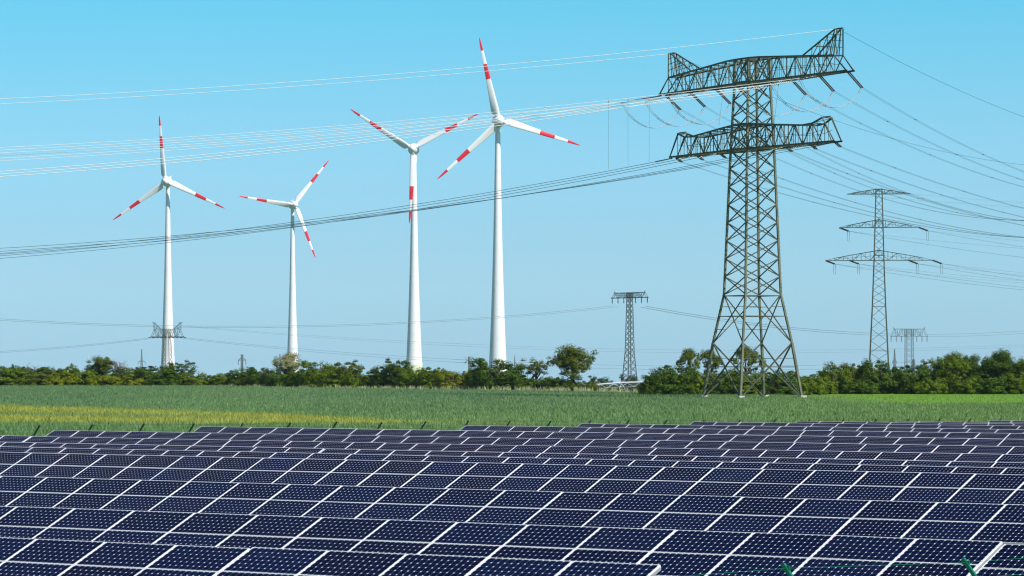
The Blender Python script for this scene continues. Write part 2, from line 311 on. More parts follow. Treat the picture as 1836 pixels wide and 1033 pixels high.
# ------------------------------------------------------------------ trees
def branch(mb, p, q, r0, r1, rnd, n=5, seg=4, wob=0.12):
    p = Vector(p); q = Vector(q); L = (q-p).length; pts = []
    for i in range(seg+1):
        f = i/seg; o = Vector((rnd.gauss(0, 1), rnd.gauss(0, 1), rnd.gauss(0, 0.5)))*wob*L*(f*(1-f))*1.6
        pts.append(p.lerp(q, f)+o)
    mb.tube(pts, [r0+(r1-r0)*i/seg for i in range(seg+1)], n)
    return pts
def crown_meshes(seed, w, h, low, nclump, nleaf, leaf, kind='round', spread=1.0):
    """trunk mesh and crown mesh; crown fills a width w and reaches height h, starting at height low"""
    rnd = random.Random(seed); g = np.random.default_rng(seed); tr = MB(); cs = []
    zc = (h+low)/2; hz = (h-low)/2
    lobes = [(rnd.uniform(-.28, .28)*w, rnd.uniform(-.28, .28)*w, zc+rnd.uniform(-.25, .45)*hz, rnd.uniform(.45, .75)) for _ in range(6)]+[(0, 0, zc, 0.9)]
    bumps = [(rnd.uniform(0, 6.28), rnd.uniform(.1, 1.2), rnd.uniform(-.16, .14)) for _ in range(9)]
    while len(cs) < nclump:
        if kind in ('bush', 'low'):            # a dome that reaches the ground
            az = rnd.uniform(0, 6.283); el = math.asin(rnd.uniform(0.0, 1.0)); rr = rnd.uniform(.35, 1.0)**.45
            k = 1+sum(am*math.exp(-((math.cos(az-ba)-1)**2*3+(el-be)**2*4)) for ba, be, am in bumps)
            ce = math.cos(el)**.38; p = Vector((math.cos(az)*ce*w/2*rr*k*.92, math.sin(az)*ce*w/2*rr*k*.92, .25+math.sin(el)**.6*(h-.6)*rr*k*.98))
            if rnd.random() < .38: p = Vector((p.x*1.02, p.y*1.02, rnd.uniform(.15, .34*h)))
            if p.z > h: continue
            cs.append(p); continue

        lx_, ly_, lz_, s = rnd.choice(lobes)
        d = Vector((rnd.gauss(0, 1), rnd.gauss(0, 1), rnd.gauss(0, 1))).normalized()*rnd.uniform(0.45, 1.0)
        p = Vector((lx_+d.x*w/2*s, ly_+d.y*w/2*s, lz_+d.z*hz*s))
        if kind == 'flat' and rnd.random() < .8: p.z = low+(h-low)*(.5+.45*(1-(p.x*p.x+p.y*p.y)/(w*w*.3)))+rnd.uniform(-.7, .2)
        if p.z < low*0.8 or p.z > h-.2: continue
        cs.append(p)
    branch(tr, (0, 0, -0.3), (rnd.uniform(-.3, .3), 0, zc+hz*.5), h*0.032+.05, h*0.01+.02, rnd, 7, 5, .06)
    for c in cs[:max(8, nclump//4)]:
        b = Vector((0, 0, max(0.15, min(c.z*0.55, zc)))); branch(tr, b, c, h*0.011+.02, 0.02, rnd, 4, 3, .2)
    C = np.array([tuple(c) for c in cs]); rad = g.uniform(0.5, 1.15, len(cs))*min(w, h)*0.145*spread*np.where(g.uniform(0, 1, len(cs)) < .45, .55, .95)
    per = nleaf//nclump; ci = np.repeat(np.arange(nclump), per); n = len(ci)
    dd = g.normal(0, 1, (n, 3)); dd /= np.linalg.norm(dd, axis=1)[:, None]; dd *= g.uniform(0.2, 1, n)[:, None]**0.5; dd[:, 2] = np.where(dd[:, 2] > 0, dd[:, 2]*.85, dd[:, 2]*.4)
    c = C[ci]+dd*rad[ci][:, None]*1.5
    oc = c-np.array([0, 0, zc*.6]); oc /= np.linalg.norm(oc, axis=1)[:, None]
    nrm = dd*1.3+oc*.5+g.normal(0, .33, (n, 3))+np.array([0, 0, .25]); nrm /= np.linalg.norm(nrm, axis=1)[:, None]
    t1 = np.cross(nrm, g.normal(0, 1, (n, 3))); t1 /= np.linalg.norm(t1, axis=1)[:, None]; t2 = np.cross(nrm, t1)
    s = (leaf*g.uniform(.6, 1.25, n))[:, None]
    V = np.stack([c-t1*s, c-t2*s*.62, c+t1*s, c+t2*s*.62], 1)
    k = V[:, :, 2].min(1) > 0.02; V = V[k]
    return tr.mesh('trunk'), tri_mesh('crown', V, 4)
VAR = {}
def variant(key, *a, **k):
    tr, cr = crown_meshes(*a, **k); tr.materials.append(M_bark); VAR[key] = (tr, cr)
# key: seed, width, height, low, clumps, leaves, leaf size (metres, as built)
variant('bushA', 11, 10, 6, 0.5, 150, 19500, .17, kind='bush'); variant('bushB', 12, 10, 6, 0.4, 135, 18500, .17, kind='bush')
variant('bushC', 13, 10, 6.5, 0.6, 155, 20000, .16, kind='bush'); variant('bushD', 14, 10, 6, 0.3, 130, 18000, .18, kind='bush')
variant('shootA', 15, 7, 8, 0.6, 110, 14000, .15, kind='bush', spread=.8)
variant('treeA', 21, 9, 9, 1.4, 110, 12500, .16, spread=.85); variant('treeB', 22, 9, 9, 1.5, 130, 14500, .16, spread=.85)
variant('thin', 23, 8, 9, 1.8, 50, 3800, .15, spread=.7); variant('flat', 24, 10, 8, 2.6, 70, 8500, .16, kind='flat', spread=.75)
variant('lowA', 31, 10, 4, 0.2, 100, 13500, .16, kind='low', spread=1.25); variant('farA', 41, 12, 9, 1, 70, 5600, .30, kind='bush'); variant('farB', 42, 14, 8, 1, 70, 5600, .32, kind='bush')
SIZE = {'bushA': (10, 6), 'bushB': (10, 6), 'bushC': (10, 6.5), 'bushD': (10, 6), 'shootA': (7, 8), 'treeA': (9, 9), 'treeB': (9, 9), 'thin': (8, 9), 'flat': (10, 8), 'lowA': (10, 4), 'farA': (12, 9), 'farB': (14, 8)}
MESHC = {}
def kind_bush(k): return k[:4] in ('bush', 'lowA', 'shoo')
rt = random.Random(77)
def plant(name, label, cat, key, leafk, px, top, wpx, D, group, trunk=True):
    x = (px-918)/FPX*D; z0 = gz_at(x, D); ztop = CAMZ+(HOR-top)/FPX*D
    w0, h0 = SIZE[key]; sw = wpx/FPX*D/w0*(1.45 if kind_bush(key) else 1.12); sh = (ztop-z0)/h0*1.10
    o = thing(name, label, cat, (x, D, z0-0.02), rt.uniform(0, 6.28), group); o.scale = (sw, sw, sh)
    if (key, leafk) not in MESHC:
        m = VAR[key][1].copy(); m.materials.clear(); m.materials.append(LEAF[leafk]); MESHC[(key, leafk)] = m
    a = bpy.data.objects.new('crown', MESHC[(key, leafk)]); COL.objects.link(a); a.parent = o
    b = bpy.data.objects.new('trunk', VAR[key][0]); COL.objects.link(b); b.parent = o
    return o
GL, GC, GR = 'hedgerow shrubs left of the first wind turbine', 'hedgerow shrubs between the turbines', 'hedgerow shrubs right of the big pylon'
def DB(px): return float(np.interp(px, [-200, 400, 620, 850, 1065, 1150, 1440, 1500, 2000], [872, 872, 806, 760, 720, 645, 640, 668, 668]))
HEDGE = [ # kind, label, variant, leaf, px, top, width px, depth offset
 ('shrub', 'leafy hedge shrub cut by the left edge of the photo', 'bushA', 'mid', -12, 655, 80, 0, GL),
 ('shrub', 'second shrub from the left photo edge, rounded top', 'bushC', 'mid', 45, 661, 66, 2, GL),
 ('shrub', 'yellowish green shrub below the two bare twigs at far left', 'bushB', 'olive', 78, 664, 56, 0, GL),
 ('shrub', 'bright yellow green shrub, brightest in the left hedgerow', 'bushD', 'yellow', 112, 664, 52, -2, GL),
 ('shrub', 'broad olive green shrub left of the small crooked tree', 'bushA', 'mid', 142, 659, 62, 1, GL),
 ('tree', 'small crooked open crowned tree rising above the left hedgerow', 'treeA', 'olive', 177, 642, 50, 3, GL),
 ('shrub', 'low yellow tinged shrub in front of the crooked tree', 'lowA', 'yellow', 184, 672, 50, -4, GL),
 ('shrub', 'dark shrub under the brown half dead tree', 'bushC', 'dark', 212, 664, 44, -1, GL),
 ('shrub', 'low yellow green shrub between dead tree and first turbine', 'lowA', 'yellow', 238, 673, 56, -3, GL),
 ('shrub', 'green shrub left of the lattice tower before the first turbine', 'bushB', 'olive', 236, 661, 56, 5, GL),
 ('shrub', 'large dark round shrub at the foot of the first turbine', 'bushC', 'dark', 284, 659, 70, 0, GL),
 ('shrub', 'upright peaked shrub just right of the first turbine', 'shootA', 'dark', 325, 651, 36, 1, GL),
 ('shrub', 'sloping green shrub on the left of the gap in the hedgerow', 'bushD', 'mid', 345, 668, 50, -1, GL),
 ('shrub', 'small dark shrub standing in the hedgerow gap', 'lowA', 'far', 374, 680, 30, 6, GC),
 ('shrub', 'round green shrub on the right of the hedgerow gap', 'bushA', 'mid', 398, 671, 46, 0, GC),
 ('shrub', 'dark shrub below the slim grey mast', 'bushB', 'dark', 432, 664, 44, 2, GC),
 ('shrub', 'low olive shrub right of the slim grey mast', 'lowA', 'olive', 450, 676, 50, -3, GC),
 ('shrub', 'dark leafy shrub left of the pale flowering tree', 'bushC', 'dark', 474, 661, 50, 1, GC),
 ('tree', 'pale cream flowering tree beside the foot of the second turbine', 'treeB', 'pale', 511, 638, 44, 3, GC),
 ('shrub', 'dark green shrub under the pale flowering tree', 'bushA', 'dark', 512, 670, 56, -2, GC),
 ('shrub', 'wide olive shrub just right of the second turbine', 'bushD', 'mid', 548, 663, 60, -2, GC),
 ('shrub', 'bushy mound with the highest top right of the second turbine', 'bushC', 'mid', 574, 651, 52, 1, GC),
 ('shrub', 'shrub with a spiky crest midway between second and third turbines', 'shootA', 'olive', 622, 651, 40, 2, GC),
 ('shrub', 'yellow green mound midway between second and third turbines', 'bushB', 'mid', 604, 661, 56, -2, GC),
 ('shrub', 'low shrub in the dip left of the third turbine', 'lowA', 'mid', 652, 669, 52, 0, GC),
 ('shrub', 'dark shrub right of the hedgerow dip before the third turbine', 'bushC', 'dark', 690, 658, 50, 0, GC),
 ('shrub', 'tall spiky shrub on the left of the third turbine foot', 'shootA', 'dark', 716, 648, 36, 2, GC),
 ('shrub', 'green shrub covering the foot of the third turbine', 'bushA', 'mid', 742, 663, 54, -1, GC),
 ('shrub', 'green shrub just right of the third turbine', 'bushD', 'mid', 776, 659, 50, 1, GC),
 ('shrub', 'yellow brown shrub between third and fourth turbines', 'bushB', 'yellow', 812, 668, 58, -2, GC),
 ('shrub', 'thin leafy shrub in the gap left of the fourth turbine', 'thin', 'olive', 843, 665, 36, 3, GC),
 ('shrub', 'big dark round bush hiding the foot of the fourth turbine', 'bushC', 'dark', 893, 647, 78, 0, GC),
 ('shrub', 'dark shoulder bush on the left of the big round bush', 'bushA', 'dark', 866, 661, 46, 2, GC),
 ('tree', 'thin sparse tree with see-through crown right of the fourth turbine', 'thin', 'olive', 963, 640, 56, 2, GC),
 ('shrub', 'low green bush under the thin sparse tree', 'lowA', 'dark', 958, 675, 54, -2, GC),
 ('tree', 'large spreading tree standing alone at the end of the hedgerow', 'treeB', 'olive', 1028, 627, 68, 2, GC),
 ('shrub', 'low green bush left under the large spreading tree', 'lowA', 'dark', 1008, 678, 48, -3, GC),
 ('shrub', 'olive bush on the right under the large spreading tree', 'bushD', 'olive', 1050, 683, 34, 0, GC),
 ('shrub', 'low dark shrub at the left end of the pylon thicket', 'lowA', 'dark', 1168, 684, 36, -2, 'thicket by the big pylon'),
 ('shrub', 'left rounded bush of the thicket beside the big pylon', 'bushA', 'dark', 1188, 664, 62, 0, 'thicket by the big pylon'),
 ('shrub', 'bright topped bush between the small and the big pylon', 'bushC', 'dark', 1222, 659, 64, 2, 'thicket by the big pylon'),
 ('shrub', 'bush behind the left leg of the big pylon', 'bushD', 'mid', 1256, 667, 60, 3, 'thicket by the big pylon'),
 ('tree', 'tall flat topped tree rising left of the big pylon leg', 'flat', 'olive', 1236, 636, 44, 14, 'trees behind the big pylon'),
 ('tree', 'flat topped tree seen through the left side of the pylon', 'flat', 'olive', 1268, 638, 50, 18, 'trees behind the big pylon'),
 ('tree', 'flat topped tree seen between the middle legs of the pylon', 'flat', 'olive', 1336, 633, 60, 18, 'trees behind the big pylon'),
 ('shrub', 'bush seen through the left half of the pylon base', 'bushB', 'dark', 1296, 668, 60, 4, 'thicket by the big pylon'),
 ('shrub', 'bush seen through the middle of the pylon base', 'bushA', 'mid', 1340, 664, 62, 3, 'thicket by the big pylon'),
 ('shrub', 'bush seen through the right half of the pylon base', 'bushC', 'dark', 1388, 668, 64, 4, 'thicket by the big pylon'),
 ('shrub', 'small bush right behind the right leg of the pylon', 'lowA', 'mid', 1426, 674, 40, 6, 'thicket by the big pylon'),
 ('shrub', 'low light green shrub just right of the big pylon', 'lowA', 'mid', 1452, 673, 50, 4, GR),
 ('shrub', 'leafy bright shrub with a ragged top right of the big pylon', 'bushA', 'mid', 1494, 654, 52, 0, GR),
 ('shrub', 'brownish green shrub left of the tall three armed pylon', 'bushC', 'olive', 1526, 656, 44, 3, GR),
 ('shrub', 'dark shrub hiding the foot of the tall three armed pylon', 'bushB', 'dark', 1576, 651, 66, 0, GR),
 ('shrub', 'low dark shrub between the two right hand pylons', 'bushD', 'dark', 1610, 664, 48, 2, GR),
 ('shrub', 'dark shrub hiding the foot of the short wide pylon', 'bushC', 'dark', 1640, 659, 60, -2, GR),
 ('shrub', 'lower front shrub right of the short wide pylon', 'lowA', 'mid', 1668, 676, 56, -6, GR),
 ('tree', 'rounded tree starting the tall part of the right hedgerow', 'treeA', 'mid', 1680, 647, 50, 2, GR),
 ('tree', 'highest rounded light green tree of the right hedgerow', 'treeB', 'mid', 1710, 639, 56, 0, GR),
 ('tree', 'dense tree right of the highest rounded one', 'treeA', 'dark', 1746, 640, 48, 4, GR),
 ('tree', 'dark spiky topped tree near the right photo edge', 'treeB', 'dark', 1786, 635, 62, 0, GR),
 ('tree', 'bushy tree filling the low notch before the right edge', 'treeA', 'dark', 1812, 651, 40, 3, GR),
 ('tree', 'light green tree cut by the right edge of the photo', 'treeB', 'mid', 1846, 638, 56, 0, GR),
 ('shrub', 'front shrub below the highest rounded tree', 'bushD', 'mid', 1722, 672, 60, -6, GR),
 ('shrub', 'front shrub below the spiky topped tree', 'bushA', 'dark', 1776, 670, 64, -6, GR),
 ('shrub', 'front shrub at the lower right end of the hedgerow', 'bushB', 'mid', 1830, 668, 56, -6, GR),
 ('shrub', 'low front shrub beneath the brownish green one', 'lowA', 'dark', 1540, 677, 60, -6, GR),
]
for kind, lab, key, lf, px, top, w, dd, grp in HEDGE:
    plant('hedge_shrub' if kind == 'shrub' else 'broadleaf_tree', lab, kind, key, lf, px, top, w, DB(px)+dd, grp)

REAR = [(20, 660, 60, 'behind the far left hedgerow, second row'), (95, 668, 60, 'tucked behind the bright yellow green shrub'), (160, 667, 60, 'tucked behind the foot of the crooked tree'), (262, 666, 56, 'tucked between dead tree and first turbine'), (306, 664, 44, 'tucked between round and peaked shrubs at the first turbine'),
 (415, 672, 50, 'tucked left of the slim grey mast'), (455, 669, 50, 'tucked right of the slim grey mast'), (494, 669, 50, 'tucked left of the pale flowering tree'), (530, 668, 50, 'tucked under the second turbine, rear row'), (588, 664, 56, 'tucked behind the yellow green mound'), (634, 670, 50, 'tucked beside the spiky crested shrub'), (672, 673, 46, 'filling the hedgerow dip, rear row'),
 (704, 665, 46, 'tucked left of the third turbine'), (760, 668, 56, 'tucked right of the third turbine'), (795, 669, 50, 'tucked before the yellow brown shrub'), (832, 675, 44, 'low behind the thin leafy shrub'), (915, 672, 50, 'tucked right of the big round bush'), (940, 682, 46, 'low left of the thin sparse tree'), (985, 681, 46, 'low between thin tree and spreading tree'), (1030, 684, 46, 'low at the stem of the spreading tree'),
 (1206, 670, 60, 'rear row of the thicket, left part'), (1275, 672, 60, 'rear row of the thicket, behind left pylon legs'), (1320, 672, 60, 'rear row of the thicket, behind middle pylon legs'), (1366, 673, 60, 'rear row of the thicket, behind right pylon legs'), (1408, 676, 50, 'rear row of the thicket, right end'),
 (1470, 672, 50, 'rear row right of the big pylon'), (1512, 664, 54, 'rear row behind the ragged shrub'), (1556, 661, 54, 'rear row left of the tall pylon foot'), (1596, 664, 54, 'rear row right of the tall pylon foot'), (1658, 666, 54, 'rear row right of the short wide pylon'), (1694, 660, 54, 'rear row left of the highest tree'), (1735, 655, 60, 'rear row right of the highest tree'), (1765, 655, 60, 'rear row left of the spiky tree'), (1808, 662, 60, 'rear row at the notch near the right edge')]
for i, (px, top, w, where) in enumerate(REAR):
    plant('hedge_shrub', 'dark filler shrub '+where, 'shrub', ('bushB', 'bushD', 'bushA')[i % 3], ('dark', 'mid', 'dark', 'olive')[i % 4], px, top, w, DB(px)+7, 'shrubs in the rear row of the hedgerow')
FAR = [(96, 660, 34, 'left of the bright yellow shrub'), (125, 657, 40, 'behind the bright yellow shrub'), (66, 664, 34, 'behind the far left hedgerow'), (32, 658, 34, 'nearest the left photo edge'), (258, 663, 40, 'behind the hedge left of the first turbine'),
 (380, 683, 46, 'in the hedgerow gap'), (453, 667, 34, 'right of the slim grey mast'), (655, 676, 50, 'behind the dip before the third turbine'), (955, 684, 60, 'behind the thin sparse tree'), (1000, 685, 60, 'behind the gap left of the spreading tree'),
 (1073, 675, 42, 'right of the large spreading tree'), (1100, 685, 50, 'midway under the irrigation boom'), (1127, 672, 40, 'behind the foot of the small pylon'), (1150, 681, 40, 'between small pylon and thicket, rear'), (1172, 672, 50, 'just left of the pylon thicket'), (1120, 690, 90, 'low behind the small pylon'), (1075, 690, 60, 'low under the irrigation boom')]
for i, (px, top, w, where) in enumerate(FAR):
    plant('distant_tree', 'hazy blue green distant tree '+where, 'tree', ('farA', 'farB')[i % 2], 'far', px, top, w, 1230+(i*53 % 170), 'hazy distant trees beyond the field')
# bare brown tree and dead twigs
def dead_tree(label, px, top, wpx, D, leaves=True, seed=3, nb=26):
    x = (px-918)/FPX*D; z0 = gz_at(x, D); H = CAMZ+(HOR-top)/FPX*D-z0; w = wpx/FPX*D
    o = thing('dead_tree', label, 'tree', (x, D, z0)); rnd = random.Random(seed); mb = MB()
    branch(mb, (0, 0, -.2), (rnd.uniform(-.3, .3), 0, H*.75), .16, .06, rnd, 6, 5, .08)
    for i in range(nb):
        b = Vector((0, 0, H*rnd.uniform(.3, .7))); e = Vector((rnd.uniform(-.5, .5)*w, rnd.uniform(-.4, .4)*w, H*rnd.uniform(.7, 1.0)))
        pts = branch(mb, b, e, .07, .03, rnd, 4, 4, .2)
        for k in range(4):
            p = pts[rnd.randint(1, 4)]; branch(mb, p, p+Vector((rnd.uniform(-.2, .2)*w, rnd.uniform(-.2, .2)*w, rnd.uniform(.0, .2)*H)), .035, .02, rnd, 3, 2, .2)
    mb.build('trunk', M_dead, o); return o
dead_tree('half dead brown tree with bare twigs above the left hedgerow', 212, 646, 44, DB(212)+2)
dead_tree('bare grey twigs sticking out of the far left hedgerow', 62, 653, 30, DB(60)+3, seed=8, nb=9)
dead_tree('lone bare twig leaning beside the hedgerow gap', 357, 663, 12, DB(357)+1, seed=12, nb=4)

# ------------------------------------------------------------------ solar park
def u_of(px, D0):
    k = (px-918)/FPX; D = D0/(1+k*math.tan(TH)); return k*D*CT-D*ST
PW, PH, GU, GVv = 1.58, 0.808, 0.016, 0.010
mb = MB(); mb.box((0, 0, -0.006), (PW-0.036, PH-0.022, 0.008)); ME_GLASS = mb.mesh('solar_panel'); ME_GLASS.materials.append(M_cell)
mb = MB(); FW = 0.018; FL = 0.011
mb.box((0, PH/2-FL/2, -0.018), (PW, FL, 0.044)); mb.box((0, -PH/2+FL/2, -0.018), (PW, FL, 0.044))
mb.box((PW/2-FW/2, 0, -0.018), (FW, PH-2*FL, 0.044)); mb.box((-PW/2+FW/2, 0, -0.018), (FW, PH-2*FL, 0.044))
ME_FRAME = mb.mesh('frame'); ME_FRAME.materials.append(M_frame)
UP = Vector((0, math.cos(TILT), math.sin(TILT))); NRM = Vector((0, -math.sin(TILT), math.cos(TILT)))
rs = random.Random(4)
def table(u0, n, D0, ztop, label, dz=0.0):
    v = D0*CT; u0 = float(u0)
    base = Vector((u0*CT+v*ST, -u0*ST+v*CT, 0)); base.z = ztop-1.62
    o = thing('solar_table', label, 'solar panels', base, -TH, 'solar panel tables standing in rows')
    top = Vector((0, 0, 1.62))
    for j in range(2):
        for i in range(n):
            c = top-UP*((j+.5)*(PH+GVv))+Vector(((i+.5)*(PW+GU), 0, 0))+NRM*rs.uniform(-.003, .003)
            p = bpy.data.objects.new('solar_panel', ME_GLASS); COL.objects.link(p); p.parent = o; p.location = c
            p.rotation_euler = (TILT+R(rs.gauss(0, .12)), R(rs.gauss(0, .10)), 0)
            f = bpy.data.objects.new('frame', ME_FRAME); COL.objects.link(f); f.parent = p
    Lx = n*(PW+GU)-GU
    r = MB(); r.beam(top-UP*.02-NRM*.05+Vector((Lx+.008, 0, 0)), top-UP*1.63-NRM*.05+Vector((Lx+.008, 0, 0)), .010, .05); r.build('end_trim', M_post, o)
    for f in (0.18, 0.62, 1.02, 1.46):
        c = top-UP*f-NRM*0.075; r = MB(); r.beam(c+Vector((0.02, 0, 0)), c+Vector((Lx-.02, 0, 0)), .06, .05); r.build('rail', M_post, o)
    xx = 0.6
    while xx < Lx:
        for f in (0.35, 1.3):
            c = top-UP*f-NRM*0.13; r = MB(); r.beam((xx, c.y, c.z), (xx, c.y, -0.7), .07, .07); r.build('support_post', M_post, o)
        a = top-UP*.1-NRM*.13; b = top-UP*1.55-NRM*.13; r = MB(); r.beam((xx, a.y, a.z), (xx, b.y, b.z), .05, .07); r.build('rafter', M_post, o)
        xx += 3.3
    return o
PU = PW+GU
def ncol(u0, u1): return max(1, int(round((u1-u0)/PU)))
def u_span(D0, pl, pr): return u_of(pl, D0), u_of(pr, D0)
ORD = ['', 'nearest', 'second', 'third', 'fourth', 'fifth', 'sixth', 'seventh', 'eighth', 'ninth', 'tenth', 'eleventh', 'twelfth', 'thirteenth', 'fourteenth', 'fifteenth', 'rearmost']
# row 1: gap at px 463, right end at px 1185
D0, z = ROWS[0]; e = u_of(1185, D0)
table(e-5*PU+.0, 5, D0, z, 'nearest solar panel row, piece right of its wide gap, ending at lower middle')
table(e-5*PU-.05-7*PU, 7, D0, z-.015, 'nearest solar panel row, piece left of its wide gap, at the lower left corner')
D0, z = ROWS[1]; e = u_of(1798, D0); n = ncol(u_of(-70, D0), e)
table(e-n*PU, n, D0, z, 'second solar panel row from the front, long piece crossing the whole picture')
table(e+.015, 3, D0+.03, z-.045, 'second solar panel row from the front, short piece at the lower right edge')
def row(i, anchor, left=-70, right=1910, gap=None, leftend=None):
    D0, z = ROWS[i-1]; a = u_of(anchor, D0); o = ORD[i]+' solar panel row from the front'
    ur = u_of(right, D0)
    if leftend is not None:
        u0 = u_of(leftend, D0); n = ncol(u0, ur)
        table(u0, n, D0, z, o+', its left end stepped in from the fence'); return
    ul = u_of(left, D0); nl = int(math.ceil((a-ul)/PU)); nr = int(math.ceil((ur-a)/PU))
    if gap:
        table(a+.03, nr, D0, z, o+', longer piece right of its wide gap'); table(a-.03-nl*PU, nl, D0, z+.01, o+', shorter piece left of its wide gap')
    else: table(a-nl*PU, nl+nr, D0, z, o+', unbroken across the picture')
row(3, 906.8); row(4, 938.6); row(5, 913.6); row(6, 583, gap=True); row(7, 57, gap=True)
for i, le in ((8, 97), (9, 360), (10, 606), (11, 835), (12, 1042), (13, 1243), (14, 1430), (15, 1608), (16, 1775)): row(i, 0, leftend=le)

# fences along both sides of the park
def fence(label, u, v0, v1, step, tip, matr, armw, extra):
    p0 = Vector((u*CT+v0*ST, -u*ST+v0*CT, 0)); p0.z = gz_at(p0.x, p0.y); o = thing('wire_fence', label, 'fence', p0)
    n = int(round((v1-v0)/step)); arm = Vector((CT, -ST, 0))*(1 if u < -60 else -1)
    tips = []; kinks = []
    for i in range(n+1):
        v = v0+i*step+extra*i*i; x, y = u*CT+v*ST, -u*ST+v*CT; zt = float(np.interp(v, tip[0], tip[1]))+rs.uniform(-.03, .03); g_ = gz_at(x, y)-.1
        k_ = Vector((x, y, zt-.42)); tp = k_+arm*.36+Vector((0, 0, .42)); r = MB()
        r.beam((x, y, g_), k_, armw, armw); r.beam(k_-Vector((0, 0, .03)), tp, armw*.8, armw*.8)
        for f in (.15, .5, .9):
            q = k_.lerp(tp, f); r.beam(q-arm*.05, q+arm*.05, .012, .05)
        r.v = [tuple(Vector(q)-p0) for q in r.v]; r.build('fence_post', matr, o); tips.append(tp); kinks.append(k_)
    w = MB(); wt = 0.008 if u < -60 else 0.0035
    for i in range(n):
        for f in (.15, .5, .9): w.beam(kinks[i].lerp(tips[i], f)-p0, kinks[i+1].lerp(tips[i+1], f)-p0, wt, wt, cap=False)
        for h in range(0, 10): w.beam(kinks[i]-Vector((0, 0, h*.2))-p0, kinks[i+1]-Vector((0, 0, h*.2))-p0, .003, .003, cap=False)
        for s in range(1, 15):
            q = kinks[i].lerp(kinks[i+1], s/15)-p0; w.beam(q, q-Vector((0, 0, 1.85)), .003, .003, cap=False)
    w.build('wire_mesh', matr, o)
fence('dark fence with angled posts beyond the rear of the solar panels', -121, 120-1.2-3*3.42, 120-1.2+26*3.42, 3.42, ([110, 120, 160, 211, 230], [3.30, 3.26, 2.95, 2.42, 2.3]), M_fence_far, .075, .0075)
fence('bright green fence with angled posts at the lower right corner', -21, 32.0-3.68*4, 32.0+3.68*8, 3.68, ([20, 31.4, 35.1, 60], [4.20, 4.145, 4.06, 3.96]), M_fence_near, .05, 0)

# ------------------------------------------------------------------ wind turbines
def blade_mesh():
    mb = MB(); n = 14; RR = 35.0
    sec = [(1.2, 1.7, 1.7, 0, .5), (2.3, 1.7, 1.6, 5, .5), (2.9, 2.9, 1.3, 30, .34), (3.6, 3.5, 1.1, 30, .30), (5, 3.45, .95, 26, .30), (7, 3.2, .8, 21, .31), (10, 2.75, .62, 15, .32), (14, 2.3, .48, 10, .33), (17.5, 2.0, .4, 7, .34),
           (17.51, 2.0, .4, 7, .34), (20, 1.8, .33, 5, .35), (23.8, 1.52, .26, 3, .36), (23.81, 1.52, .26, 3, .36), (26, 1.36, .22, 2, .37), (29.4, 1.12, .17, 1, .38), (29.41, 1.12, .17, 1, .38), (32, .85, .12, 0, .4), (33.8, .52, .08, 0, .45), (34.7, .25, .05, 0, .5), (35, .05, .02, 0, .5)]
    for (r, c, th, tw, le) in sec:
        a = R(tw)
        for k in range(n):
            t = 2*math.pi*k/n; x = math.cos(t)*.5+.5; y = math.sin(t)*.5*th*(1 if c == th else (0.35+1.3*math.sqrt(max(0, 1-x))*min(1, x*6+.4))/1.2)
            xx_ = (le-x)*c       # trailing edge towards -x
            mb.v.append((xx_*math.cos(a), -xx_*math.sin(a)*1.0+y, r))
    for i in range(len(sec)-1):
        mid = (sec[i][0]+sec[i+1][0])/2; red = 17.5 < mid < 23.8 or mid > 29.4
        for k in range(n):
            k2 = (k+1) % n; mb.f.append((i*n+k, i*n+k2, (i+1)*n+k2, (i+1)*n+k)); mb.m.append(1 if red else 0)
    me = mb.mesh('blade', True); me.materials.append(M_blade); me.materials.append(M_red); return me
ME_BLADE = blade_mesh()
